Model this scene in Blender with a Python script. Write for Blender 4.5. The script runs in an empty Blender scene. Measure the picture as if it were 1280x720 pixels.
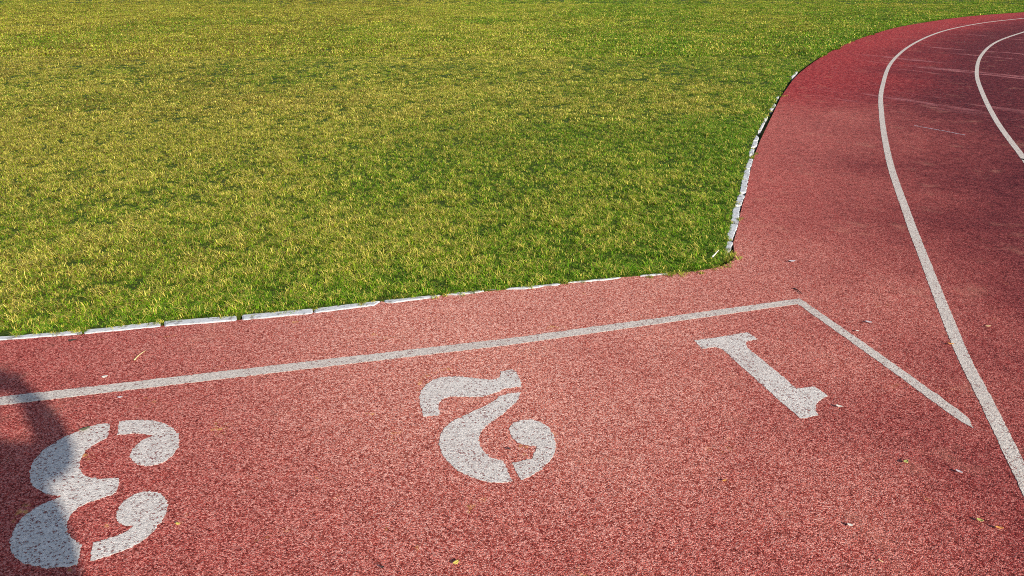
import bpy, bmesh, math, random
import numpy as np
from mathutils import Vector

random.seed(4); rng = np.random.default_rng(4)
scene = bpy.context.scene
COL = scene.collection
R = math.radians
CAM_H, FOCAL, PITCH = 1.5, 843.0, math.atan(402 / 843.0)   # survey of the place: eye height, lens, tilt

# ------------------------------------------------------------------ helpers
def ground(px, py, z=0.0):
    """Surveyed photo point -> metres on the plane at height z."""
    x = (px - 640) / FOCAL; y = (360 - py) / FOCAL
    cp, sp = math.cos(PITCH), math.sin(PITCH)
    t = -(CAM_H - z) / (-sp + y * cp)
    return Vector((x * t, (cp + y * sp) * t, z))

def tag(o, label=None, cat=None, group=None, kind=None):
    if label: o['label'] = label
    if cat: o['category'] = cat
    if group: o['group'] = group
    if kind: o['kind'] = kind
    return o

def link(name, mesh, mat, parent=None, loc=None):
    o = bpy.data.objects.new(name, mesh); COL.objects.link(o)
    for m in (mat if isinstance(mat, (list, tuple)) else [mat]):
        o.data.materials.append(m)
    if parent: o.parent = parent
    if loc is not None: o.location = loc
    return o

def bm_obj(name, bm, mat, parent=None, smooth=False, loc=None):
    if loc is not None:
        bmesh.ops.translate(bm, verts=bm.verts, vec=-Vector(loc))
    bmesh.ops.recalc_face_normals(bm, faces=bm.faces)
    me = bpy.data.meshes.new(name); bm.to_mesh(me); bm.free()
    if smooth:
        me.polygons.foreach_set('use_smooth', [True] * len(me.polygons))
    return link(name, me, mat, parent, loc)

def add_slab(bm, pts, z0, z1):
    """A solid with the outline pts (x, y) between heights z0 and z1."""
    vt = [bm.verts.new((p[0], p[1], z1)) for p in pts]
    vb = [bm.verts.new((p[0], p[1], z0)) for p in pts]
    top = bm.faces.new(vt); bot = bm.faces.new(list(reversed(vb)))
    n = len(pts)
    for i in range(n):
        j = (i + 1) % n
        bm.faces.new((vt[j], vt[i], vb[i], vb[j]))
    top.normal_update(); bot.normal_update()
    bmesh.ops.triangulate(bm, faces=[top, bot], ngon_method='EAR_CLIP')

def smooth_line(pts, n=6, closed=False):
    """Catmull-Rom through pts (2D/3D vectors)."""
    P = [Vector(p) for p in pts]; out = []
    m = len(P)
    for i in range(m if closed else m - 1):
        if closed:
            a, b, c, d = P[i - 1], P[i], P[(i + 1) % m], P[(i + 2) % m]
        else:
            b, c = P[i], P[i + 1]
            a = P[i - 1] if i > 0 else b * 2 - c
            d = P[i + 2] if i + 2 < m else c * 2 - b
        for k in range(n):
            t = k / n
            out.append(0.5 * ((2 * b) + (c - a) * t + (2 * a - 5 * b + 4 * c - d) * t * t + (3 * b - a - 3 * c + d) * t ** 3))
    if not closed: out.append(P[-1])
    return out

def rough_outline(pts, step=0.006, amp=0.0016, seed=0):
    """Resample a closed outline and give it the ragged edge of paint on rubber crumb."""
    r = random.Random(seed); out = []
    m = len(pts)
    for i in range(m):
        a, b = Vector(pts[i][:2]), Vector(pts[(i + 1) % m][:2])
        L = (b - a).length
        if L < 1e-6: continue
        k = max(1, int(L / step)); nrm = Vector((-(b - a).y, (b - a).x)) / L
        for j in range(k):
            out.append(a.lerp(b, j / k) + nrm * r.gauss(0, amp if k > 1 or j else 0))
    return out

def ribbon(pts, w):
    """Closed outline of a band of width w along pts."""
    Lf, Rt = [], []
    for i, p in enumerate(pts):
        d = (pts[min(i + 1, len(pts) - 1)] - pts[max(i - 1, 0)]); d = Vector((d.x, d.y)).normalized()
        n = Vector((-d.y, d.x)) * (w / 2); q = Vector((p.x, p.y))
        Lf.append(q + n); Rt.append(q - n)
    return Lf + Rt[::-1]

# ------------------------------------------------------------------ node helpers
def new_mat(name):
    m = bpy.data.materials.new(name); m.use_nodes = True
    nt = m.node_tree; nt.nodes.clear()
    return m, nt
class NT:
    def __init__(s, nt): s.nt = nt
    def n(s, t, **kw):
        nd = s.nt.nodes.new(t)
        for k, v in kw.items(): setattr(nd, k, v)
        return nd
    def put(s, sock, v):
        if hasattr(v, 'is_linked') or isinstance(v, bpy.types.NodeSocket): s.nt.links.new(v, sock)
        else: sock.default_value = v
    def math(s, op, a, b=None, c=None, clamp=False):
        nd = s.n('ShaderNodeMath', operation=op, use_clamp=clamp)
        s.put(nd.inputs[0], a)
        if b is not None: s.put(nd.inputs[1], b)
        if c is not None: s.put(nd.inputs[2], c)
        return nd.outputs[0]
    def mix(s, f, a, b, blend='MIX'):
        nd = s.n('ShaderNodeMix', data_type='RGBA', blend_type=blend)
        s.put(nd.inputs[0], f)
        s.put(nd.inputs[6], a if not isinstance(a, tuple) else (*a, 1)); s.put(nd.inputs[7], b if not isinstance(b, tuple) else (*b, 1))
        return nd.outputs[2]
    def pos(s): return s.n('ShaderNodeNewGeometry').outputs['Position']
    def mapping(s, v, loc=(0, 0, 0), rot=(0, 0, 0), scale=(1, 1, 1)):
        nd = s.n('ShaderNodeMapping'); s.put(nd.inputs[0], v)
        nd.inputs[1].default_value = loc; nd.inputs[2].default_value = rot; nd.inputs[3].default_value = scale
        return nd.outputs[0]
    def noise(s, v, scale, detail=3, rough=0.55, dist=0.0):
        nd = s.n('ShaderNodeTexNoise'); s.put(nd.inputs['Vector'], v)
        nd.inputs['Scale'].default_value = scale; nd.inputs['Detail'].default_value = detail
        nd.inputs['Roughness'].default_value = rough; nd.inputs['Distortion'].default_value = dist
        return nd.outputs['Fac']
    def voro(s, v, scale, feature='F1'):
        nd = s.n('ShaderNodeTexVoronoi', feature=feature); s.put(nd.inputs['Vector'], v)
        nd.inputs['Scale'].default_value = scale
        return nd
    def ramp(s, f, stops, interp='LINEAR'):
        nd = s.n('ShaderNodeValToRGB'); cr = nd.color_ramp; cr.interpolation = interp
        while len(cr.elements) < len(stops): cr.elements.new(0.5)
        for e, (p, c) in zip(cr.elements, stops):
            e.position = p; e.color = (*c, 1) if len(c) == 3 else c
        s.put(nd.inputs[0], f); return nd.outputs[0]
    def rng(s, v, a, b, c=0.0, d=1.0, smooth=True):
        nd = s.n('ShaderNodeMapRange', interpolation_type='SMOOTHSTEP' if smooth else 'LINEAR')
        for i, x in enumerate((v, a, b, c, d)): s.put(nd.inputs[i], x)
        return nd.outputs[0]
    def bump(s, h, strength, dist, normal=None):
        nd = s.n('ShaderNodeBump'); nd.inputs['Strength'].default_value = strength
        nd.inputs['Distance'].default_value = dist; s.put(nd.inputs['Height'], h)
        if normal is not None: s.put(nd.inputs['Normal'], normal)
        return nd.outputs[0]
    def out(s, col, rough=0.8, normal=None, spec=0.25):
        b = s.n('ShaderNodeBsdfPrincipled'); s.put(b.inputs['Base Color'], col if not isinstance(col, tuple) else (*col, 1))
        s.put(b.inputs['Roughness'], rough); b.inputs['Specular IOR Level'].default_value = spec
        if normal is not None: s.put(b.inputs['Normal'], normal)
        o = s.n('ShaderNodeOutputMaterial'); s.nt.links.new(b.outputs[0], o.inputs[0]); return b

# circle the outer lane line follows
CX, CY, R_OUT = 44.86, -11.63, 45.14

def granules(t, k=1.0, blotch=1.7):
    """Rubber crumb: per-grain brightness and a height field."""
    p = t.pos()
    w = t.n('ShaderNodeVectorMath', operation='ADD')
    nz = t.n('ShaderNodeTexNoise'); t.put(nz.inputs['Vector'], p); nz.inputs['Scale'].default_value = 160
    sc = t.n('ShaderNodeVectorMath', operation='SCALE'); t.nt.links.new(nz.outputs['Color'], sc.inputs[0]); sc.inputs['Scale'].default_value = 0.006
    t.nt.links.new(p, w.inputs[0]); t.nt.links.new(sc.outputs[0], w.inputs[1])
    v1 = t.voro(w.outputs[0], 215 * k); v2 = t.voro(w.outputs[0], 430 * k)
    s1 = t.n('ShaderNodeSeparateColor'); t.nt.links.new(v1.outputs['Color'], s1.inputs[0])
    s2 = t.n('ShaderNodeSeparateColor'); t.nt.links.new(v2.outputs['Color'], s2.inputs[0])
    g = t.math('ADD', t.math('MULTIPLY', s1.outputs[0], 0.72), t.math('MULTIPLY', s2.outputs[0], 0.28))
    med = t.noise(p, 48, 5, 0.85)
    g = t.math('ADD', g, t.math('MULTIPLY', t.math('SUBTRACT', med, 0.5), blotch))
    h = t.math('ADD', t.math('MULTIPLY', v1.outputs['Distance'], -0.7), t.math('MULTIPLY', s1.outputs[1], 0.5))
    h = t.math('ADD', h, t.math('MULTIPLY', v2.outputs['Distance'], -0.3))
    return p, g, h

def mat_track():
    m, nt = new_mat('red_rubber_track'); t = NT(nt)
    p, g, h = granules(t, 1.2, 0.75)
    g0 = g; sep0 = t.n('ShaderNodeSeparateXYZ'); nt.links.new(p, sep0.inputs[0])
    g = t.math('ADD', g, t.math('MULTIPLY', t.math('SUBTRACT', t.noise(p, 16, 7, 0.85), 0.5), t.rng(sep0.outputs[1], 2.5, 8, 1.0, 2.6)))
    pale_red = t.ramp(g0, [(0.05, (0.085, 0.010, 0.010)), (0.32, (0.33, 0.072, 0.046)), (0.55, (0.53, 0.190, 0.138)), (0.85, (0.72, 0.44, 0.355))])
    crimson = t.ramp(g, [(0.06, (0.020, 0.002, 0.004)), (0.38, (0.165, 0.008, 0.012)), (0.6, (0.33, 0.026, 0.030)), (0.9, (0.43, 0.105, 0.088))])
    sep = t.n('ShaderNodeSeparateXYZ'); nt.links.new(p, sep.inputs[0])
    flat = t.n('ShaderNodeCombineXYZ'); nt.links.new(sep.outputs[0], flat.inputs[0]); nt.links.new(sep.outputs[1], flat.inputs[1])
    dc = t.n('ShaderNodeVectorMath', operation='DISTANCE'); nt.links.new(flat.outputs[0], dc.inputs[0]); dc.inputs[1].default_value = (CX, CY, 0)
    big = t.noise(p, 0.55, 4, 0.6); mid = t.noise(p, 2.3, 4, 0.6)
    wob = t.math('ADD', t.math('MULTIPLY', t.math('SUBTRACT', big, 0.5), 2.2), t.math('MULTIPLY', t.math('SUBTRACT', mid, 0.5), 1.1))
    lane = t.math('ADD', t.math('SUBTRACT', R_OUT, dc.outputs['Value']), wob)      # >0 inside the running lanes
    f_lane = t.rng(lane, -2.5, 0.6)  # right-hand darkening of the lens, mixed in as deeper red
    # the red deepens farther round the bend
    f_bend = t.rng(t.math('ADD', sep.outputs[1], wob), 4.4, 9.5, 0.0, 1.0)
    # lens falloff put into the colour: darker red away from the chute centre
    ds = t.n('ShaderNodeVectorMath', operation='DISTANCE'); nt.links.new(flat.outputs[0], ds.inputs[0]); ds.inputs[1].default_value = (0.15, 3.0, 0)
    f_falloff = t.rng(t.math('ADD', ds.outputs['Value'], t.math('MULTIPLY', wob, 0.5)), 0.3, 2.3, 0.0, 0.7)
    f = t.math('MAXIMUM', t.math('MULTIPLY', f_lane, 0.8), t.math('MAXIMUM', f_bend, f_falloff))
    col = t.mix(f, pale_red, crimson)
    # lens falloff on the right put into the colour: deeper wine-red lanes
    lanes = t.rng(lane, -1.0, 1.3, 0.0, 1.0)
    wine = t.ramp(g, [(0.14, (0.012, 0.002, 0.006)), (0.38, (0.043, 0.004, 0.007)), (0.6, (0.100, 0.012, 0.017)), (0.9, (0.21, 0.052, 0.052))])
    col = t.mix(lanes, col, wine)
    # dust patches
    dust = t.rng(t.noise(p, 3.1, 5, 0.65), 0.56, 0.75, 0.0, 0.28)
    col = t.mix(dust, col, (0.46, 0.22, 0.15))
    # ochre stains where leaf litter and clay have rubbed in
    och = t.math('MULTIPLY', t.rng(t.noise(p, 4.3, 5, 0.7, 0.6), 0.615, 0.70), t.rng(t.noise(p, 42, 3, 0.6), 0.46, 0.58, 0.0, 0.75))
    och = t.math('MULTIPLY', och, t.math('MULTIPLY', t.rng(sep.outputs[1], 3.0, 5.5, 1.0, 0.0), t.rng(sep.outputs[0], -0.2, 1.0, 1.0, 0.15)))
    col = t.mix(och, col, (0.55, 0.30, 0.085))
    # pale scuffs drawn across the bend
    a, b = ground(1144, 157), ground(1205, 168); ang = math.atan2(b.y - a.y, b.x - a.x)
    st = t.noise(t.mapping(t.mapping(p, rot=(0, 0, -ang)), scale=(0.28, 2.1, 1), loc=(3.7, 1.3, 0)), 1.0, 3, 0.65)
    st = t.math('MULTIPLY', t.rng(st, 0.585, 0.635), t.math('MULTIPLY', t.rng(lane, -0.9, 0.6), t.rng(sep.outputs[1], 6.0, 9.5)))
    col = t.mix(t.math('MULTIPLY', st, t.rng(t.noise(p, 5, 4, 0.7), 0.35, 0.6, 0.08, 0.6)), col, (0.38, 0.14, 0.14))
    n = t.bump(h, 1.0, 0.0045)
    n = t.bump(t.noise(p, 9, 3, 0.6), 0.35, 0.012, n)
    t.out(col, 0.9, n, 0.06)
    return m

def mat_paint(name, base, hole=0.30):
    m, nt = new_mat(name); t = NT(nt)
    p, g, h = granules(t, 0.85, 0.7)
    wear = t.math('ADD', g, t.math('MULTIPLY', t.math('SUBTRACT', t.noise(p, 7, 4, 0.65), 0.5), 0.45))
    pit = t.rng(wear, hole - 0.05, hole + 0.02)          # 0 in the pits between the grains
    c = t.ramp(g, [(0.2, tuple(x * 0.72 for x in base)), (0.8, tuple(min(0.85, x * 1.15) for x in base))])
    grime = t.rng(t.noise(p, 2.6, 5, 0.6), 0.40, 0.72, 0.0, 0.35)
    c = t.mix(grime, c, (0.32, 0.26, 0.23))
    col = t.mix(pit, (0.15, 0.055, 0.05), c)
    t.out(col, 0.85, t.bump(h, 0.7, 0.003), 0.12)
    return m

def mat_kerb():
    m, nt = new_mat('chipped_white_kerb'); t = NT(nt); p = t.pos()
    a = t.noise(p, 28, 5, 0.65); b = t.noise(p, 120, 3, 0.6)
    col = t.mix(t.rng(a, 0.53, 0.64), (0.36, 0.365, 0.37), (0.17, 0.16, 0.15))
    col = t.mix(t.rng(b, 0.60, 0.72, 0, 0.5), col, (0.20, 0.12, 0.10))
    t.out(col, 0.85, t.bump(t.math('ADD', a, t.math('MULTIPLY', b, 0.4)), 0.8, 0.006))
    return m

def mat_soil(name, far=False):
    m, nt = new_mat(name); t = NT(nt); p = t.pos()
    a = t.noise(p, 1.3, 5, 0.65); b = t.noise(p, 60, 4, 0.7)
    if far:
        col = t.mix(t.rng(a, 0.35, 0.65), (0.05, 0.075, 0.012), (0.13, 0.115, 0.03))
        col = t.mix(t.rng(b, 0.4, 0.6), col, t.mix(0.5, col, (0.02, 0.03, 0.008)))
    else:
        col = t.mix(t.rng(a, 0.35, 0.65), (0.014, 0.032, 0.002), (0.028, 0.040, 0.004))
        col = t.mix(t.rng(b, 0.4, 0.65), col, (0.045, 0.062, 0.006))
    t.out(col, 0.95, t.bump(b, 0.8, 0.02), 0.1)
    return m

def mat_grass():
    m, nt = new_mat('grass_blade'); t = NT(nt)
    dry = t.n('ShaderNodeAttribute', attribute_name='dry', attribute_type='INSTANCER').outputs['Fac']
    bl = t.n('ShaderNodeAttribute', attribute_name='blade', attribute_type='GEOMETRY')
    sp = t.n('ShaderNodeSeparateColor'); nt.links.new(bl.outputs['Color'], sp.inputs[0])
    rnd = t.n('ShaderNodeObjectInfo').outputs['Random']
    brown = t.n('ShaderNodeAttribute', attribute_name='brown', attribute_type='INSTANCER').outputs['Fac']
    green = t.mix(sp.outputs[1], (0.032, 0.120, 0.004), (0.180, 0.345, 0.009))
    green = t.mix(t.math('MULTIPLY', dry, 0.85), green, (0.285, 0.35, 0.005))
    straw = t.mix(sp.outputs[1], (0.33, 0.26, 0.034), (0.66, 0.55, 0.125))
    isdry = t.rng(t.math('ADD', sp.outputs[0], t.math('ADD', t.math('MULTIPLY', dry, 0.36), t.math('MULTIPLY', rnd, 0.14))), 0.96, 1.08)
    col = t.mix(isdry, green, straw)
    isbr = t.rng(t.math('ADD', sp.outputs[2], brown), 1.0, 1.08)
    col = t.mix(isbr, col, (0.125, 0.074, 0.014))
    col = t.mix(1.0, col, t.ramp(rnd, [(0.0, (0.34, 0.36, 0.34)), (0.35, (0.82, 0.82, 0.80)), (1.0, (1.22, 1.22, 1.16))]), 'MULTIPLY')
    d = t.n('ShaderNodeBsdfPrincipled'); nt.links.new(col, d.inputs['Base Color']); d.inputs['Roughness'].default_value = 0.55
    d.inputs['Specular IOR Level'].default_value = 0.12
    tr = t.n('ShaderNodeBsdfTranslucent'); nt.links.new(col, tr.inputs[0])
    mx = t.n('ShaderNodeMixShader'); mx.inputs[0].default_value = 0.28
    nt.links.new(d.outputs[0], mx.inputs[1]); nt.links.new(tr.outputs[0], mx.inputs[2])
    o = t.n('ShaderNodeOutputMaterial'); nt.links.new(mx.outputs[0], o.inputs[0])
    return m

def mat_plain(name, c, rough=0.7, var=0.35, scale=60):
    m, nt = new_mat(name); t = NT(nt)
    tc = t.n('ShaderNodeTexCoord').outputs['Object']
    f = t.noise(tc, scale, 4, 0.6)
    col = t.mix(f, tuple(x * (1 - var) for x in c), tuple(min(1, x * (1 + var)) for x in c))
    t.out(col, rough, t.bump(f, 0.3, 0.002))
    return m

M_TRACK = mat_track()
M_NUM = mat_paint('worn_white_numeral_paint', (0.435, 0.395, 0.36), 0.225)
M_LINE = mat_paint('worn_white_line_paint', (0.40, 0.352, 0.31), 0.19)
M_KERB = mat_kerb()
M_SOIL = mat_soil('field_soil'); M_GROUND = mat_soil('distant_turf', True)
M_GRASS = mat_grass()

# ------------------------------------------------------------------ outlines on the ground
EDGE_STRAIGHT = [(0,424.5),(50,420),(100,417),(105,417.5),(160,410.5),(200,407.5),(250,403),(297,400),(302,399.5),(345,394.5),(390,391),
    (394,390.5),(440,384.5),(470,381),(477,376.5),(482,378),(490,378.3),(510,375.3),(540,371.8),(556,368.3),(575,368),(597,365),(612,362),
    (630,361),(655,360.8),(675,358.5),(680,356.8),(697,356),(704,353),(720,352.5),(742,350.5),(760,349.2),(778,346.3),(800,345),(836,342.5)]
EDGE_CORNER = [(860,340),(875,338),(895,334.5),(908,330),(916,325),(918.5,318),(917.5,310)]
EDGE_CURVE = [(916.7,303),(918.2,298),(922.7,282),(924.7,270),(927.7,257),(932.2,243),(934.7,230),(937.7,215),(941.7,200),(944.7,190),(949.7,177),
    (957.7,160),(968.7,137),(976.2,121),(1001,90),(1041,63),(1080,46.5),(1120,34.6),(1160,27.4),(1200,21.7),(1240,18),(1280,15.3)]
straight = [ground(*p) for p in EDGE_STRAIGHT]
d0 = (straight[-1] - straight[0]).normalized()
curve = [ground(*p) for p in EDGE_CURVE]
curve = curve[:13] + smooth_line(curve[13:], 5)
KC = Vector((42.1, -9.05, 0)); last = curve[-1] - KC
a_last = math.atan2(last.y, last.x); r_last = last.length
far_arc = [KC + Vector((math.cos(a), math.sin(a), 0)) * r_last for a in np.linspace(a_last, R(75), 14)[1:]]
corner = smooth_line([straight[-1]] + [ground(*p) for p in EDGE_CORNER] + [curve[0]], 3)[1:-1]
track_edge = [straight[0] - d0 * 14] + straight + corner + curve + far_arc
inner = [KC + Vector((math.cos(a), math.sin(a), 0)) * (R_OUT - 10.5) for a in np.linspace(R(75), R(190), 20)]
bm = bmesh.new()
add_slab(bm, [(p.x, p.y) for p in track_edge + inner + [Vector((8, -30, 0)), Vector((-18, -30, 0))]], -0.025, 0.0)
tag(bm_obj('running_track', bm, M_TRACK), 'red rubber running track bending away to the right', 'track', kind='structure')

# ground to the horizon
bm = bmesh.new(); vs = [bm.verts.new(v) for v in ((-600, -600, -0.045), (600, -600, -0.045), (600, 600, -0.045), (-600, 600, -0.045))]; bm.faces.new(vs)
tag(bm_obj('ground', bm, M_GROUND), 'flat ground reaching to the horizon', 'ground', kind='structure')

# the field under the grass: its edge runs behind the kerb stones
KZ = 0.005                                              # kerb top
TOP_STRAIGHT = [(0,420.3),(100,412.5),(200,401.3),(300,393.3),(392,385),(476,375.3),(553,367.6),(640,360.2),(703,353.6),(780,345.3),(836,340.6)]
FIELD_CORNER = [(860,338.5),(880,335.5),(898,330),(907,322)]
LEFT_CURVE = [(906.0,311),(910,299.5),(913.5,278),(916.3,258.5),(923,242),(927.3,224),(931.3,211),(936.3,197.5),(938,186),(941.3,176),(948,162),
    (955,150),(965,134),(972,121.5),(998,88),(1039,61.5),(1079,45),(1119,33.3),(1160,26.3),(1200,20.8),(1240,17.2),(1280,14.6)]
f_str = [ground(*p, KZ) for p in TOP_STRAIGHT]
f_cur = [ground(*p, KZ) for p in LEFT_CURVE]
field_edge = [f_str[0] - d0 * 60] + f_str + [ground(*p, KZ) for p in FIELD_CORNER] + f_cur[:12] + smooth_line(f_cur[12:], 5)
l2 = field_edge[-1] - KC
field_edge += [KC + Vector((math.cos(a), math.sin(a), 0)) * l2.length for a in np.linspace(math.atan2(l2.y, l2.x), R(75), 14)[1:]]
field_poly = [(p.x, p.y) for p in field_edge] + [(90, 130), (-70, 130)]
bm = bmesh.new(); add_slab(bm, field_poly, -0.03, 0.004)
tag(bm_obj('field', bm, M_SOIL), 'level grass field beside the red track', 'field', kind='structure')

# ------------------------------------------------------------------ grass
def vnoise(x, y, s, seed):
    """Smooth value noise, numpy."""
    r = np.random.default_rng(seed); T = r.random((256, 256))
    u, v = x * s + 1000.3, y * s + 1000.7
    i, j = np.floor(u).astype(int), np.floor(v).astype(int); fu, fv = u - i, v - j
    fu = fu * fu * (3 - 2 * fu); fv = fv * fv * (3 - 2 * fv)
    g = lambda a, b: T[a % 256, b % 256]
    return (g(i, j) * (1 - fu) + g(i + 1, j) * fu) * (1 - fv) + (g(i, j + 1) * (1 - fu) + g(i + 1, j + 1) * fu) * fv
def fbm(x, y, s, seed, o=3):
    t, a, w = 0, 1.0, 0
    for k in range(o):
        t = t + a * vnoise(x, y, s * 2 ** k, seed + k); w += a; a *= 0.55
    return t / w
POLY = np.array(field_poly)
def inside(x, y):
    c = np.zeros(len(x), bool); n = len(POLY)
    for i in range(n):
        x1, y1 = POLY[i]; x2, y2 = POLY[i - 1]
        if y1 == y2: continue
        c ^= ((y1 > y) != (y2 > y)) & (x < (x2 - x1) * (y - y1) / (y2 - y1) + x1)
    return c
EDGE = np.array([(p.x, p.y) for p in field_edge])
def edge_dist(x, y):
    d = np.full(len(x), 1e9)
    for (ax, ay), (bx, by) in zip(EDGE[:-1], EDGE[1:]):
        L = (bx - ax) ** 2 + (by - ay) ** 2
        if L < 1e-9: continue
        t = np.clip(((x - ax) * (bx - ax) + (y - ay) * (by - ay)) / L, 0, 1)
        d = np.minimum(d, np.hypot(x - ax - t * (bx - ax), y - ay - t * (by - ay)))
    return d

def tuft_mesh(name, n, spread, hmin, hmax, w, seed, lie=0.55):
    r = random.Random(seed); V = []; F = []; C = []
    for k in range(n):
        a = r.uniform(0, 2 * math.pi); rr = spread * math.sqrt(r.random())
        x, y = rr * math.cos(a), rr * math.sin(a)
        az = r.uniform(0, 2 * math.pi); L = r.uniform(hmin, hmax); lean = r.uniform(0.15, 1.0) ** 0.8 * 1.35 * (lie + 0.45)
        lean = min(lean, 1.42)
        dx, dy = math.cos(az), math.sin(az); px, py = -dy, dx
        b1, b2, b3 = r.random(), r.random(), r.random(); ww = w * r.uniform(0.7, 1.3)
        if k % 7 == 3:                                   # dead runner lying on the turf
            b1 = 0.72 + 0.40 * b1; L = hmax * r.uniform(1.0, 1.7); lean = 1.3; ww *= 1.25
        cx, cy, cz = x, y, -0.004; ang = lean * 0.35; base = len(V)
        for s in range(4):
            wid = ww * (1.0, 0.95, 0.7, 0.12)[s]
            V += [(cx - px * wid / 2, cy - py * wid / 2, cz), (cx + px * wid / 2, cy + py * wid / 2, cz)]
            C += [(b1, b2, b3, 1)] * 2
            st = L / 3; cx += dx * math.sin(ang) * st; cy += dy * math.sin(ang) * st; cz += math.cos(ang) * st
            ang = min(ang + lean * 0.42, 1.75)
        for s in range(3):
            i = base + 2 * s; F.append((i, i + 1, i + 3, i + 2))
    me = bpy.data.meshes.new(name); me.from_pydata(V, [], F)
    ca = me.color_attributes.new('blade', 'FLOAT_COLOR', 'POINT')
    ca.data.foreach_set('color', np.array(C, np.float32).ravel())
    me.polygons.foreach_set('use_smooth', [True] * len(F)); me.materials.append(M_GRASS)
    return bpy.data.objects.new(name, me)
tufts = [tuft_mesh('grass_tuft', 25, 0.022, 0.009, 0.027, 0.0022, 11 + k, 0.95) for k in range(5)]
tufts += [tuft_mesh('grass_tuft', 50, 0.050, 0.011, 0.029, 0.0030, 31 + k, 0.95) for k in range(4)]
tufts += [tuft_mesh('grass_tuft', 50, 0.115, 0.018, 0.044, 0.0078, 51 + k, 0.85) for k in range(4)]

def scatter(y0, y1, dens, margin, vlo, vhi):
    """Tufts in the band y0..y1 of the field, as wide as the lens takes in plus a margin."""
    hw = 0.70 * y1 + margin
    n = int((y1 - y0) * 2 * hw * dens)
    x = rng.uniform(-hw, hw, n); y = rng.uniform(y0, y1, n)
    k = np.abs(x) < 0.72 * y + margin + 0.4
    x, y = x[k], y[k]; k = inside(x, y); x, y = x[k], y[k]
    return x, y, rng.integers(vlo, vhi, len(x))
bands = [scatter(1.5, 4.4, 2900, 3.0, 0, 5), scatter(4.4, 7.2, 1800, 2.6, 0, 5), scatter(7.2, 9.5, 560, 2.6, 5, 9), scatter(9.5, 13, 380, 2.6, 5, 9),
         scatter(13, 20, 130, 2, 9, 13), scatter(20, 32, 75, 2, 9, 13), scatter(32, 62, 26, 3, 9, 13)]
X = np.concatenate([b[0] for b in bands]); Y = np.concatenate([b[1] for b in bands]); VI = np.concatenate([b[2] for b in bands])
D = edge_dist(X, Y)
big = fbm(X, Y, 0.33, 3); med = fbm(X, Y, 1.3, 17); fine = fbm(X, Y, 5.0, 29); tiny = fbm(X, Y, 17.0, 41, 2)
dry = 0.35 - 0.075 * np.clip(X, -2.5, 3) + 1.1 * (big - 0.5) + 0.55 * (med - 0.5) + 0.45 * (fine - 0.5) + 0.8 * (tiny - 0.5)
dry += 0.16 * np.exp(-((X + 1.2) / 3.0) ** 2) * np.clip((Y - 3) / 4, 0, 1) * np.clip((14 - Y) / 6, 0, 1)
dry -= 0.60 * np.exp(-D / (0.10 + 0.055 * Y))              # watered, lush rim along the kerb
dry -= 0.20 * np.exp(-((X - 0.9) / 1.0) ** 2 - ((Y - 4.6) / 1.3) ** 2)
brown = 0.11 + 0.35 * (fbm(X, Y, 0.5, 77) - 0.5) + 0.22 * (tiny - 0.5) + 0.22 * np.clip((-X - 0.3) / 4, 0, 1.2) - 0.3 * np.exp(-D / 0.3)  # browner to the left: olive turf, plus some lens falloff put into the colour
brown = np.clip(brown + rng.normal(0, .07, len(X)), 0, 0.8)
dry = np.clip(dry + rng.normal(0, 0.13, len(X)), 0, 1)
size = 0.86 + 0.25 * (med - 0.5) + (0.55 + 0.09 * np.clip(Y - 5, 0, 9)) * (fine - 0.5) + 1.3 * (tiny - 0.5) + rng.uniform(-0.2, 0.25, len(X)); size = np.clip(size, 0.35, 1.6)
size += 0.16 * np.exp(-D / 0.2)
# thin places
keep = (tiny > 0.30) | (rng.random(len(X)) < 0.75)
X, Y, VI, dry, size, D = X[keep], Y[keep], VI[keep], dry[keep], size[keep], D[keep]; brown = brown[keep]
# runners creeping over the stones at the worn corner
def sprig(px, py, n, sp):
    c = ground(px, py, 0.004); return c.x + rng.normal(0, sp, n), c.y + rng.normal(0, sp, n)
ex = [sprig(*a) for a in ((921,254,5,.012),(923.5,274,5,.012),(912,318,16,.03),(905,326,14,.035),(915,322,12,.025),(893,333,8,.03),(868,338.5,8,.03),
      (940,196,5,.014),(946,192,4,.012),(962,140,5,.02),(978,120,5,.02),(98,413,4,.010),(104,414,4,.010),(820,342,9,.03),(845,340,8,.025),(850,342,6,.02))]
for px, py in zip(np.linspace(6, 830, 46), np.interp(np.linspace(6, 830, 46), [q[0] for q in TOP_STRAIGHT], [q[1] for q in TOP_STRAIGHT])):
    if rng.random() < 0.62: ex.append(sprig(px + rng.uniform(-8, 8), py + rng.uniform(-.5, 1.2), int(rng.integers(2, 6)), .013))
for px, py in LEFT_CURVE[:16]: ex.append(sprig(px + rng.uniform(-.5, 1.5), py, int(rng.integers(2, 6)), .012))
ex_x = np.concatenate([e[0] for e in ex]); ex_y = np.concatenate([e[1] for e in ex]); ne = len(ex_x)
brown = np.concatenate([brown, rng.uniform(0, .3, ne)]); X = np.concatenate([X, ex_x]); Y = np.concatenate([Y, ex_y]); VI = np.concatenate([VI, rng.integers(0, 5, ne)])
dry = np.concatenate([dry, rng.uniform(0.1, 0.85, ne)]); size = np.concatenate([size, rng.uniform(0.45, 0.8, ne)]); D = np.concatenate([D, np.zeros(ne)])
size = np.where(D < 0.03, np.minimum(size, 0.72), size)
NP = len(X)
me = bpy.data.meshes.new('grass'); me.vertices.add(NP)
me.vertices.foreach_set('co', np.column_stack([X, Y, np.full(NP, 0.004)]).astype(np.float32).ravel())
def attr(name, typ, data, key='value'):
    a = me.attributes.new(name, typ, 'POINT'); a.data.foreach_set(key, data)
attr('brown', 'FLOAT', brown.astype(np.float32)); attr('dry', 'FLOAT', dry.astype(np.float32)); attr('size', 'FLOAT', size.astype(np.float32))
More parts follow.
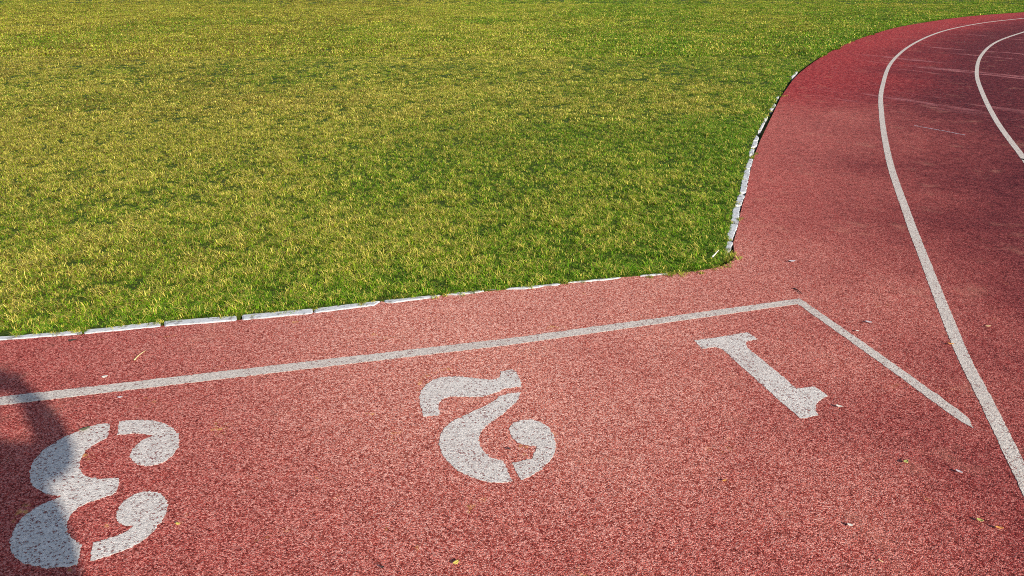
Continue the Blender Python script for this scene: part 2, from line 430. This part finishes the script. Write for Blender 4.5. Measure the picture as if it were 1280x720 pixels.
attr('variant', 'INT', VI.astype(np.int32)); attr('turn', 'FLOAT', rng.uniform(0, 6.283, NP).astype(np.float32))
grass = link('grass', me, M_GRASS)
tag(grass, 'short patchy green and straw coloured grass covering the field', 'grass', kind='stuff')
ng = bpy.data.node_groups.new('grass_scatter', 'GeometryNodeTree')
ng.interface.new_socket('Geometry', in_out='INPUT', socket_type='NodeSocketGeometry')
ng.interface.new_socket('Geometry', in_out='OUTPUT', socket_type='NodeSocketGeometry')
N, Lk = ng.nodes, ng.links
gi, go = N.new('NodeGroupInput'), N.new('NodeGroupOutput')
iop = N.new('GeometryNodeInstanceOnPoints'); gti = N.new('GeometryNodeGeometryToInstance')
for o in reversed(tufts):                     # Geometry to Instance lists the last link first
    oi = N.new('GeometryNodeObjectInfo'); oi.inputs['Object'].default_value = o
    Lk.new(oi.outputs['Geometry'], gti.inputs[0])
Lk.new(gi.outputs[0], iop.inputs['Points']); Lk.new(gti.outputs[0], iop.inputs['Instance'])
iop.inputs['Pick Instance'].default_value = True
def named(n, typ):
    a = N.new('GeometryNodeInputNamedAttribute'); a.data_type = typ; a.inputs['Name'].default_value = n; return a.outputs['Attribute']
Lk.new(named('variant', 'INT'), iop.inputs['Instance Index'])
cx = N.new('ShaderNodeCombineXYZ'); Lk.new(named('turn', 'FLOAT'), cx.inputs[2]); Lk.new(cx.outputs[0], iop.inputs['Rotation'])
Lk.new(named('size', 'FLOAT'), iop.inputs['Scale'])
Lk.new(iop.outputs[0], go.inputs[0])
grass.modifiers.new('scatter', 'NODES').node_group = ng

# ------------------------------------------------------------------ kerb stones
def kerb_stone(quad, label, group, seed, z=KZ, depth=0.12, rough=1.0):
    """quad: four photo points round the stone's top; chipped rounded block set in the ground."""
    r = random.Random(seed)
    P = [ground(px, py, z) for px, py in quad]
    out = []
    for i in range(len(P)):
        a, b = P[i], P[(i + 1) % len(P)]
        k = max(2, int((b - a).length / 0.022))
        for j in range(k):
            q = a.lerp(b, j / k); n = Vector((-(b - a).y, (b - a).x, 0)).normalized()
            out.append(q + n * r.uniform(-0.0048, 0.0034) * rough * (1 if j else 0.4))
    c = sum(out, Vector()) / len(out)
    bm = bmesh.new()
    rings = []
    for ins, dz in ((0.80, 0.0), (0.95, -0.0015), (1.0, -0.006), (1.0, -depth)):
        rings.append([bm.verts.new(((c.x + (p.x - c.x) * ins), c.y + (p.y - c.y) * ins, z + dz + (r.uniform(-.0007, .0007) if ins < 1 else 0))) for p in out])
    n = len(out)
    for A, B in zip(rings[:-1], rings[1:]):
        for i in range(n): bm.faces.new((A[i], A[(i + 1) % n], B[(i + 1) % n], B[i]))
    f = bm.faces.new(rings[0]); f.normal_update(); bmesh.ops.triangulate(bm, faces=[f], ngon_method='EAR_CLIP'); bm.faces.new(list(reversed(rings[-1])))
    o = bm_obj('kerb_stone', bm, M_KERB, smooth=False, loc=(c.x, c.y, 0))
    tag(o, label, 'kerb stone', group); return o
GS = 'white kerb stones between grass and red apron'; GC = 'broken white kerb stones round the bend'
STR = [
 ([(-28,426.5),(102,416.6),(101.5,412.4),(-28,422.6)], 'white kerb stone cut off by the left edge, above the dead leaf'),
 ([(105,416.5),(200.5,407.2),(200,401.4),(105,412.0)], 'long white kerb stone right of the small weed in the joint, straight row'),
 ([(205,407),(295.5,400),(295,393.9),(205,400.9)], 'white kerb stone above the pale straw twig, straight row'),
 ([(302.5,399.3),(390.5,391),(390.5,385.2),(302,393.2)], 'broad white kerb stone, fourth from the left in the straight row'),
 ([(393,390.5),(440,384.5),(468,381),(475.5,376),(475,375.4),(393,385)], 'white kerb stone with a tapered right end, fifth in the straight row'),
 ([(481,377.2),(490,378.2),(510,375.2),(540,371.6),(551,368.6),(551,367.9),(480,374.9)], 'narrowing white kerb stone half under red rubber, straight row, right of the tapered one'),
 ([(557,368.2),(575,367.8),(597,365),(611,362),(628,361),(628,360.9),(600,363.0),(557,367.2)], 'thin white kerb stone almost buried in rubber near the grass middle'),
 ([(631,361.0),(655,360.7),(675,358.4),(680,356.8),(697,356),(702,353.8),(631,360.2)], 'wavy edged thin white kerb stone above the number 2, straight row'),
 ([(705,353.2),(720,352.4),(742,350.5),(760,349.2),(777,346.4),(777,345.8),(705,353.0)], 'slim white kerb stone right of the wavy one, straight row'),
 ([(800,344.8),(835,342.3),(835,340.9),(800,343.4)], 'last sliver of white kerb stone, overgrown, nearest the grass corner'),
]
for i, (q, l) in enumerate(STR): kerb_stone(q, l, GS, 100 + i, rough=0.5)
CUR = [
 ([(906.3,311),(912.8,311),(915.8,302),(910,301.2)], 'short white kerb stone at the grass corner, start of the bend'),
 ([(908,297),(915.3,299),(919,290),(922.8,280),(914,279)], 'white kerb stone second up from the grass corner on the bend'),
 ([(913.9,276.8),(922.8,278.4),(923.6,268),(925.3,257.6),(916.6,258.8)], 'white kerb stone on the bend between two yellow green weeds'),
 ([(919,256.6),(926.6,256),(931,244),(923.2,242.4)], 'white kerb stone on the bend just above the upper weed'),
 ([(924.6,240.4),(932.2,240),(935.2,224.8),(927.6,224.2)], 'white kerb stone on the bend below a hairline joint, level with flat turf'),
 ([(927.9,223),(935.5,223.6),(937.8,211),(931.3,211.6)], 'clean white kerb stone, sixth from the corner on the bend'),
 ([(931.6,210.3),(938,210),(941.5,198),(936.2,197.8)], 'rounded white kerb stone on the bend under the dark gap'),
 ([(935.8,193),(942,191.5),(942.8,185.2),(938.2,186)], 'small white kerb chip above the dark gap on the bend'),
 ([(938.8,184.3),(946.2,181.5),(947,176),(941.5,176.4)], 'pointed white kerb stone above the small chip on the bend'),
 ([(941.8,175.2),(947.2,174.6),(948.6,171),(945.6,168.8)], 'little white kerb stone with a slanted top on the bend'),
 ([(948,162.5),(950.4,162.5),(956.8,151),(954.6,150.8)], 'thin strip of white kerb showing through grass on the bend'),
 ([(954.2,149.4),(959,148),(960.2,144.6),(957.4,144.4)], 'stubby white kerb piece above the thin strip on the bend'),
 ([(961,137.6),(965,137),(969.8,130.5),(968,129)], 'bright white kerb piece before the kerb vanishes on the bend'),
 ([(968.8,124.2),(971.4,123.6),(974.4,119.8),(972.4,119.2)], 'farthest white kerb piece still standing clear on the bend'),
 ([(988.6,96.2),(990.6,96.4),(997,89.6),(995.6,89)], 'faint grey kerb sliver under the grass far round the bend'),
]
for i, (q, l) in enumerate(CUR): kerb_stone(q, l, GC, 200 + i)

# ------------------------------------------------------------------ painted numerals and lines
P3 = [[(138.1,528.1),(122.5,529.4),(110,533),(97.5,538),(80,545),(67.5,552.5),(55,560.6),(46.3,569.4),(40,578),(37,587.5),(37.5,598.8),(41.3,606.3),(47.5,611.3),(56.3,615.6),(67.5,618.1),(79.4,618.2),
       (70,621.9),(60,626.3),(50,630.5),(37.5,638.1),(27.5,646.3),(20,655.6),(15.2,664.5),(11.9,675),(13.1,687.5),(18.8,696.3),(27.5,702.5),(41.3,706.3),(55,708.8),(70,708.8),(85,707.2),(95.6,705.6),
       (98.1,697.5),(101.9,680),(96.3,676.3),(88.8,671.3),(83.8,665),(82.5,657.5),(85,648.5),(90,640),(98.8,632.5),(110,627.5),(122.5,623.1),(136.3,618.1),(145.6,613.8),(148.1,605),(148.1,596.3),
       (137.5,596.6),(127.5,597.5),(116.3,596.6),(107.5,595),(101.9,590),(98.9,583.2),(100,575),(103.8,566.9),(110,560),(118.8,553.8),(133.8,546.3),(135.6,538.8)],
      [(148.5,526.3),(160,524.4),(177.5,523.8),(192.5,525),(205,528.1),(215.6,533.8),(222.5,541.3),(224.4,550),(222.5,558.8),(216.3,567.5),(206.3,575.6),(195,580),(182.5,581.9),(172.5,580),(165.6,575.6),(162.5,570),
       (163.8,563.8),(168.8,556.9),(176.3,550.6),(183.8,546.9),(192.5,543.5),(183.8,541.9),(172.5,540.6),(160,541.3),(146.3,542.8)],
      [(115.6,677.5),(130,673.8),(142.5,670),(155,665),(166.3,656.9),(156.3,656.3),(148.8,653.1),(144.4,646.9),(144.4,640),(148.8,632.5),(156.3,623.8),(167.5,616.9),(178.8,613.1),(190,613.1),(200,615.6),(206.3,621.3),
       (209.4,629.4),(207.5,640),(201.3,651.3),(192.5,662.5),(180,673.1),(167.5,680.6),(155,686.9),(148,689.5),(132.5,694.8),(112.5,700)]]
P2 = [[(626.3,463.8),(640.6,460.6),(646.3,465),(651.3,476.3),(651.9,482.5),(641.3,483.5),(630,485.3),(621.3,489.4),(611.3,493.1),(600,495.3),(585,495),(568.8,494.8),(560,495.6),(552.5,498.8),(548.8,503.1),(548.1,510),(549.4,518.1),
       (530,519.4),(525.6,506.3),(524.4,496.3),(526.3,487.5),(532.5,480),(541.3,473.8),(552.5,470.6),(565,469.8),(580,470),(597.5,472.3),(612.5,473.8),(621.3,473.1),(625,470)],
      [(624.4,494.4),(635,491.5),(651.3,489.4),(648.8,497.5),(640,506.9),(628.8,516.3),(617.5,524.6),(608.1,531.3),(601.3,538.8),(598.1,548.1),(600,557.5),(606.3,565),(615,571.3),(628.8,575.6),(633.8,586.3),(640.6,599.4),(638.8,601.3),
       (620,602.3),(602.5,600),(587.5,595),(572.5,587.5),(560,576.3),(552.5,566.3),(548.8,555),(550,543.8),(555,534.6),(564,526.6),(575,521.1),(590,513.8),(605,507.5),(616.3,501.3)],
      [(640.6,577.5),(650,576.3),(658.8,573.1),(665.6,572.5),(668.1,566.3),(671.3,556.9),(660,556.3),(650,553.8),(642.5,548.8),(637.5,541.3),(636.9,533.8),(642.5,527.5),(652.5,524),(665,523.5),(676.3,526.9),(686.3,533.8),(692.5,543.8),
       (695,555),(693.1,566.3),(686.3,576.3),(675,586.3),(663.8,593.8),(651.3,598.8),(646.3,590)]]
P1 = [[(868.1,425),(901.3,420),(935,414.4),(947.5,423.1),(931.9,426.3),(933.8,433.1),(957.5,452.5),(985,475),(995.3,484.8),(1007.5,483.5),(1018.8,482.3),(1026.3,487.5),(1035,493.8),(1025,499.4),(1020,505),(1020,512.5),(1023.1,518.1),
       (1001.3,522.5),(975,500),(937.5,466.3),(918.8,450),(910,441.3),(902.5,435.6),(895,433.1),(886.3,433.8),(878.8,435.4)]]
def numeral(pieces, label, seed):
    bm = bmesh.new()
    c = sum((ground(*p) for p in pieces[0]), Vector()) / len(pieces[0])
    for i, pc in enumerate(pieces):
        add_slab(bm, rough_outline([ground(*p, 0.004) for p in pc], seed=seed + i), -0.002, 0.0012)
    tag(bm_obj('painted_numeral', bm, M_NUM, loc=(c.x, c.y, 0)), label, 'painted number', 'white stencilled lane numbers')
numeral(P3, 'white stencilled number 3 painted upside down, partly in shadow', 1)
numeral(P2, 'white stencilled number 2 painted upside down between 3 and 1', 2)
numeral(P1, 'white stencilled number 1 painted inside the angle of the lines', 3)

def painted(name, outline, label, seed, group=None, mat=None, amp=0.0014):
    o2 = rough_outline(outline, 0.012, amp, seed)
    c = sum((Vector(p[:2]) for p in o2), Vector((0, 0))) / len(o2)
    bm = bmesh.new(); add_slab(bm, o2, -0.002, 0.0012)
    return tag(bm_obj(name, bm, mat or M_LINE, loc=(c.x, c.y, 0)), label, 'painted line', group)
g4 = lambda x, y: ground(x, y, 0.004)
oc, ic = g4(1000, 372.3), g4(997.5, 379.2)
tl, bl = g4(0, 495.2), g4(0, 505.6); ex_dir = (tl - oc).normalized() * 3.0
painted('lane_line', [ic, oc] + [g4(640, 421.6).lerp(g4(640, 421.6), 1)] + [tl, tl + ex_dir, bl + ex_dir, bl, g4(640, 430)],
        'long straight white line running above the numbers 3, 2 and 1', 5)
off = (g4(1096, 438.8) - oc).normalized() * 0.003
painted('lane_line', [oc + off, g4(1096.5, 438.8), g4(1146, 474), g4(1180, 498.5), g4(1210, 520), g4(1217.5, 534.4), g4(1200, 525), g4(1170, 503.5), g4(1130, 474), g4(1081.5, 438.8), ic + off],
        'short slanting white line right of number 1, ending in a cut tip', 6)
L1 = [(1277,590),(1233.9,501.9),(1200,434.4),(1158.6,330.6),(1135,269),(1111.4,198.3),(1102,141.7),(1102.9,108.6),(1116,75.6),(1144.5,52.9),(1182,37.8),(1229.5,28.3),(1279,22.7)]
L2 = [(1279,196),(1246,151),(1227,113.3),(1221,89.7),(1227,68.5),(1246,52),(1279,40)]
def arc_line(px, n0, n1):
    P = [g4(*p) for p in px]
    a = (P[0] - P[1]).normalized(); head = [P[0] + a * k for k in np.linspace(n0, 0.4, 3)]
    c = Vector((CX, CY, P[0].z)); q = P[-1] - c; a0 = math.atan2(q.y, q.x)
    tail = [c + Vector((math.cos(t), math.sin(t), 0)) * q.length for t in np.linspace(a0, a0 - n1, 8)[1:]]
    return smooth_line(head + P + tail, 10)
painted('lane_line', ribbon(arc_line(L1, 3.0, 0.5), 0.052), 'long curved white lane line from the right edge round the whole bend', 7, 'curved white lane lines', amp=0.001)
painted('lane_line', ribbon(arc_line(L2, 8.0, 0.5), 0.052), 'shorter curved white lane line hooking in from the right edge', 8, 'curved white lane lines', amp=0.001)
M_FAINT = mat_paint('rubbed_grey_chalk', (0.26, 0.21, 0.24), 0.50)
painted('chalk_mark', ribbon([g4(1143, 156.5), g4(1160, 159.6), g4(1180, 163.2), g4(1206, 168.3)], 0.026), 'faint grey chalk mark between the two curved lines', 9, mat=M_FAINT, amp=0.003)

# ------------------------------------------------------------------ small litter
def leaf_shape(bm, L, W, curl, seed):
    """A real curled leaf blade: ribbed sheet with a midrib fold, thickness and a stalk."""
    r = random.Random(seed); n = 7; top, botm = [], []
    for i in range(n):
        t = i / (n - 1); x = (t - 0.5) * L
        hw = W / 2 * (math.sin(math.pi * min(1, t * 0.92 + 0.06)) ** 0.8) * r.uniform(0.85, 1.12)
        z = curl * (2 * t - 1) ** 2 + 0.002
        rowt = [bm.verts.new((x, s * hw, z + abs(s) * curl * 0.8 + r.uniform(0, curl * .15))) for s in (-1, -0.5, 0, 0.5, 1)]
        rowb = [bm.verts.new((v.co.x, v.co.y, v.co.z - 0.0009)) for v in rowt]
        top.append(rowt); botm.append(rowb)
    for i in range(n - 1):
        for j in range(4):
            bm.faces.new((top[i][j], top[i + 1][j], top[i + 1][j + 1], top[i][j + 1]))
            bm.faces.new((botm[i][j], botm[i][j + 1], botm[i + 1][j + 1], botm[i + 1][j]))
        for j in (0, 4): bm.faces.new((top[i][j], top[i + 1][j], botm[i + 1][j], botm[i][j]))
    for e in (0, n - 1):
        for j in range(4): bm.faces.new((top[e][j], top[e][j + 1], botm[e][j + 1], botm[e][j]))
def tube(bm, pts, rad, k=6):
    rings = []
    for i, p in enumerate(pts):
        d = (pts[min(i + 1, len(pts) - 1)] - pts[max(0, i - 1)]).normalized()
        u = d.cross(Vector((0, 0, 1)));  u = u.normalized() if u.length > 1e-4 else Vector((1, 0, 0)); v = d.cross(u)
        rr = rad * (1 - 0.6 * i / (len(pts) - 1))
        rings.append([bm.verts.new(p + (u * math.cos(2 * math.pi * j / k) + v * math.sin(2 * math.pi * j / k)) * rr) for j in range(k)])
    for A, B in zip(rings[:-1], rings[1:]):
        for j in range(k): bm.faces.new((A[j], A[(j + 1) % k], B[(j + 1) % k], B[j]))
    bm.faces.new(rings[0]); bm.faces.new(rings[-1])
LM = {'brown': mat_plain('dry_brown_leaf', (0.045, 0.032, 0.022)), 'olive': mat_plain('olive_leaf', (0.10, 0.095, 0.05)), 'pale': mat_plain('bleached_leaf', (0.52, 0.47, 0.40)),
      'grey': mat_plain('grey_leaf', (0.42, 0.36, 0.36)), 'yellow': mat_plain('yellow_leaf', (0.50, 0.38, 0.08)), 'orange': mat_plain('orange_leaf', (0.52, 0.22, 0.05)),
      'green': mat_plain('yellow_green_leaf', (0.30, 0.28, 0.08)), 'straw': mat_plain('straw', (0.50, 0.36, 0.18)), 'dark': mat_plain('dark_twig', (0.035, 0.02, 0.018))}
LEAVES = [
 (90.5,425.8,.036,.020,'brown',15,.006,'curled dark brown leaf just below the kerb, far left'),
 (106,536.5,.040,.022,'olive',35,.004,'dull olive leaf lying on the upper edge of number 3'),
 (131,471,.026,.020,'pale',20,.003,'pale leaf scrap just above the long straight line, left end'),
 (150,496.5,.022,.012,'grey',10,.002,'faint pale leaf scrap just below the long straight line'),
 (636,561,.016,.009,'dark',0,.003,'tiny dark leaf crumb inside the open bowl of number 2'),
 (1048.5,508,.028,.014,'pale',-25,.004,'small bleached leaf beside the foot of number 1'),
 (1132,577.5,.024,.016,'green',30,.005,'yellow green leaf alone below the short slanting line'),
 (1198.5,589.5,.026,.012,'grey',-40,.003,'greyish leaf flake below the cut tip of the short line'),
 (1062.5,656.5,.020,.012,'pale',-15,.003,'small whitish leaf flake low in the right half of the red track'),
 (1224.5,650.5,.022,.014,'green',-30,.004,'greenish leaf beside the orange leaf in the lower right corner'),
 (1248.5,660,.026,.010,'orange',-18,.004,'slim orange leaf nearest the lower right corner'),
 (570,703.5,.022,.015,'yellow',40,.004,'yellow leaf fragment at the bottom edge below number 2'),
 (478,709.5,.013,.009,'dark',10,.004,'black leaf crumb at the bottom edge left of the yellow leaf'),
 (1085.5,402.5,.034,.018,'grey',-30,.003,'greyish white leaf outside the corner of the painted angle'),
 (1071.5,413.5,.018,.012,'pale',0,.002,'little pale leaf crumb touching the short slanting line'),
 (1188,430,.030,.012,'orange',-20,.004,'orange leaf against the long curved line'),
 (1235,408,.034,.010,'straw',8,.004,'thin tan leaf right of the long curved line'),
 (990,326.5,.044,.022,'grey',0,.004,'grey leaf on open red track right of the grass corner'),
 (222.5,655,.018,.010,'yellow',-10,.003,'yellow petal right of the lower curl of number 3'),
 (905.5,601,.018,.008,'orange',20,.003,'orange fleck of leaf in the open track right of number 2'),
]
for i, (px, py, L, W, c, rot, curl, lab) in enumerate(LEAVES):
    L *= .85; W *= .85; curl *= .55; bm = bmesh.new(); leaf_shape(bm, L, W, curl, 300 + i); p = ground(px, py, 0.005)
    o = bm_obj('fallen_leaf', bm, LM[c], smooth=True); o.location = (p.x, p.y, 0.004); o.rotation_euler = (0, 0, R(rot))
    tag(o, lab, 'leaf', 'small leaves fallen on the track')
TW = [((168,450),(173,444.5),(182,438),.0032,'straw',.006,'bent pale straw lying on red track below the kerb, left'),
      ((992,360),(997,362.5),(1002.5,367.5),.0034,'dark',.005,'short dark twig lying above the corner of the painted angle'),
      ((890.5,321),(894,317.5),(898.5,312.5),.0055,'pale',.035,'bleached white stick poking out of the grass corner'),
      ((1098,699),(1101,701),(1104,702),.0022,'straw',.005,'tiny straw bit near the bottom edge, right of centre')]
for i, (a, b, c, rad, m, z, lab) in enumerate(TW):
    P = smooth_line([ground(*q, z) for q in (a, b, c)], 5); ctr = sum(P, Vector()) / len(P)
    bm = bmesh.new(); tube(bm, P, rad)
    tag(bm_obj('twig', bm, LM[m], smooth=True, loc=ctr), lab, 'twig')

# ------------------------------------------------------------------ the person holding the camera (throws the shadow)
def skin_body(name, joints, bones, mat, parent=None, levels=2, loc=(0, 0, 0)):
    me = bpy.data.meshes.new(name); me.from_pydata([j[0] for j in joints], bones, [])
    o = bpy.data.objects.new(name, me); COL.objects.link(o)
    sk = o.modifiers.new('skin', 'SKIN'); sk.use_smooth_shade = True
    for i, (c, rad) in enumerate(joints):
        r2 = rad if isinstance(rad, tuple) else (rad, rad)
        me.skin_vertices[0].data[i].radius = r2
    me.skin_vertices[0].data[0].use_root = True
    sb = o.modifiers.new('smooth', 'SUBSURF'); sb.levels = sb.render_levels = levels
    dg = bpy.context.evaluated_depsgraph_get()
    nm = bpy.data.meshes.new_from_object(o.evaluated_get(dg)); o.modifiers.clear(); old = o.data; o.data = nm; bpy.data.meshes.remove(old)
    nm.name = name
    for m in (mat if isinstance(mat, list) else [mat]): nm.materials.append(m)
    nm.polygons.foreach_set('use_smooth', [True] * len(nm.polygons))
    if parent: o.parent = parent
    return o
J, B = [], []
def j(x, y, z, r, link_to=None):
    J.append(((x, y, z), r)); i = len(J) - 1
    if link_to is not None: B.append((link_to, i))
    return i
pel = j(.02, -.27, .90, (.195, .125))
wai = j(.025, -.275, 1.06, (.200, .120), pel)
che = j(.01, -.27, 1.22, (.190, .115), wai)
nec0 = j(0, -.265, 1.365, (.085, .07), che)
nec = j(0, -.245, 1.41, .052, nec0)
chin = j(0, -.20, 1.475, (.062, .075), nec)
hed = j(0, -.205, 1.545, (.074, .088), chin)
crn = j(0, -.215, 1.605, (.052, .062), hed)
for s in (1, -1):
    sh = j(.150 * s, -.265, 1.365, .066, nec0)
    el = j(.200 * s, -.150, 1.290, .062, j(.185 * s, -.215, 1.33, .072, sh))
    wr = j(.105 * s, -.070, 1.465, .044, j(.165 * s, -.108, 1.380, .060, el))
    pm = j(.085 * s, -.060, 1.520, (.034, .022), wr)
    for k, (dz, L) in enumerate(((.018, .062), (.006, .070), (-.006, .066), (-.018, .052))):      # four fingers curling over the camera grip
        f1 = j(.070 * s, -.040, 1.545 + dz, .0085, pm)
        f2 = j(.060 * s, -.040 + L * .42, 1.551 + dz, .0080, f1)
        j((.060 - .36 * L) * s, -.034 + L * .40, 1.551 + dz, .0068, f2)
    t1 = j(.060 * s, -.085, 1.480, .0095, pm); j(.040 * s, -.092, 1.495, .0080, t1)
    hip = j(.090 * s, -.27, .84, .088, pel)
    kn = j(.105 * s, -.265, .47, .056, j(.100 * s, -.265, .66, .072, hip))
    an = j(.115 * s, -.29, .09, .038, j(.110 * s, -.285, .32, .052, kn))
    j(.130 * s, -.13, .030, (.036, .026), j(.120 * s, -.24, .045, (.036, .040), an))
MS = mat_plain('skin', (0.42, 0.25, 0.17), 0.5, 0.1); MH = mat_plain('dark_hair', (0.02, 0.015, 0.012), 0.5, 0.3, 200)
MJ = mat_plain('dark_jacket_cloth', (0.05, 0.055, 0.07), 0.9, 0.3, 90); MT = mat_plain('trouser_cloth', (0.06, 0.06, 0.065), 0.9, 0.3, 90); MB = mat_plain('shoe_leather', (0.03, 0.03, 0.03), 0.5)
person = skin_body('person', J, B, [MS, MJ, MT, MB])
for p in person.data.polygons:
    c = p.center
    p.material_index = 3 if c.z < .085 else 2 if c.z < .90 else 0 if (c.z > 1.385 and (abs(c.x) < .085)) or (c.z > 1.44) else 1
tag(person, 'person with both arms raised, whose shadow falls over number 3', 'person')
hair = bmesh.new(); bmesh.ops.create_uvsphere(hair, u_segments=24, v_segments=16, radius=1)
for v in hair.verts:
    n = .012 * math.sin(v.co.x * 17 + v.co.z * 9) * math.cos(v.co.y * 15)
    v.co = Vector((v.co.x * (.088 + n), v.co.y * (.102 + n) - .222, v.co.z * (.078 + n) + 1.583))
bmesh.ops.delete(hair, geom=[v for v in hair.verts if v.co.z < 1.50 or (v.co.y > -.145 and v.co.z < 1.60)], context='VERTS')
bm_obj('hair', hair, MH, person, smooth=True)
for s in (1, -1):
    eye = bmesh.new(); bmesh.ops.create_uvsphere(eye, u_segments=12, v_segments=8, radius=.012); bmesh.ops.translate(eye, verts=eye.verts, vec=(.030 * s, -.128, 1.545))
    bm_obj('eye', eye, mat_plain('eye_white', (.6, .58, .55), .2, .05), person, smooth=True)
nose = bmesh.new(); bmesh.ops.create_cone(nose, cap_ends=True, segments=10, radius1=.015, radius2=.006, depth=.045); bmesh.ops.translate(nose, verts=nose.verts, vec=(0, -.120, 1.520))
bm_obj('nose', nose, MS, person, smooth=True)
# held camera: body, lens barrel behind the viewpoint, view hump
cam_t = bpy.data.objects.new('photo_camera', None); COL.objects.link(cam_t); cam_t.location = (0, -.055, 1.540); cam_t.rotation_euler = (-PITCH, 0, 0)
tag(cam_t, 'black photo camera held up in both hands by the person', 'camera')
MC = mat_plain('black_camera_plastic', (.02, .02, .022), .45)
bm = bmesh.new(); bmesh.ops.create_cube(bm, size=1); bmesh.ops.scale(bm, vec=(.120, .040, .078), verts=bm.verts); bmesh.ops.bevel(bm, geom=bm.edges[:], offset=.008, segments=3, affect='EDGES'); bm_obj('body', bm, MC, cam_t)
bm = bmesh.new(); bmesh.ops.create_cube(bm, size=1); bmesh.ops.scale(bm, vec=(.044, .040, .022), verts=bm.verts); bmesh.ops.translate(bm, verts=bm.verts, vec=(0, 0, .049)); bmesh.ops.bevel(bm, geom=bm.edges[:], offset=.005, segments=2, affect='EDGES'); bm_obj('viewfinder', bm, MC, cam_t)
bm = bmesh.new(); bmesh.ops.create_cone(bm, cap_ends=True, segments=32, radius1=.031, radius2=.029, depth=.022)
bmesh.ops.rotate(bm, verts=bm.verts, cent=(0, 0, 0), matrix=__import__('mathutils').Matrix.Rotation(R(-90), 3, 'X')); bmesh.ops.translate(bm, verts=bm.verts, vec=(0, .030, 0)); bm_obj('lens', bm, MC, cam_t, smooth=False)

# ------------------------------------------------------------------ light, sky, camera
SUN_EL, SUN_AZ = R(26.5), math.atan2(0.66, -0.75)          # low sun behind the right shoulder
to_sun = Vector((math.sin(SUN_AZ) * math.cos(SUN_EL), math.cos(SUN_AZ) * math.cos(SUN_EL), math.sin(SUN_EL)))
sl = bpy.data.lights.new('sun', 'SUN'); sl.energy = 4.4; sl.angle = R(0.8); sl.color = (1.0, 0.93, 0.83)
so = bpy.data.objects.new('sun', sl); COL.objects.link(so); so.rotation_euler = to_sun.to_track_quat('Z', 'Y').to_euler(); so.location = to_sun * 50
w = bpy.data.worlds.new('World'); scene.world = w; w.use_nodes = True
wn = w.node_tree; bg = wn.nodes['Background']; sky = wn.nodes.new('ShaderNodeTexSky'); sky.sky_type = 'NISHITA'; sky.sun_disc = False
sky.sun_elevation = SUN_EL; sky.sun_rotation = SUN_AZ; wn.links.new(sky.outputs[0], bg.inputs[0]); bg.inputs[1].default_value = 0.105

cd = bpy.data.cameras.new('camera'); cd.sensor_width = 36; cd.lens = 36 * FOCAL / 1280; cd.clip_start = 0.02; cd.clip_end = 2000
co = bpy.data.objects.new('camera', cd); COL.objects.link(co); co.location = (0, 0, CAM_H); co.rotation_euler = (math.pi / 2 - PITCH, 0, 0)
scene.camera = co
vs = scene.view_settings; vs.view_transform = 'Standard'; vs.look = 'None'; vs.gamma = 1.0; vs.use_curve_mapping = False; scene.cycles.pixel_filter_type = 'BLACKMAN_HARRIS'; scene.cycles.filter_width = 1.0; scene.cycles.use_denoising = False; vs.exposure = 1.02
print('tufts', NP)
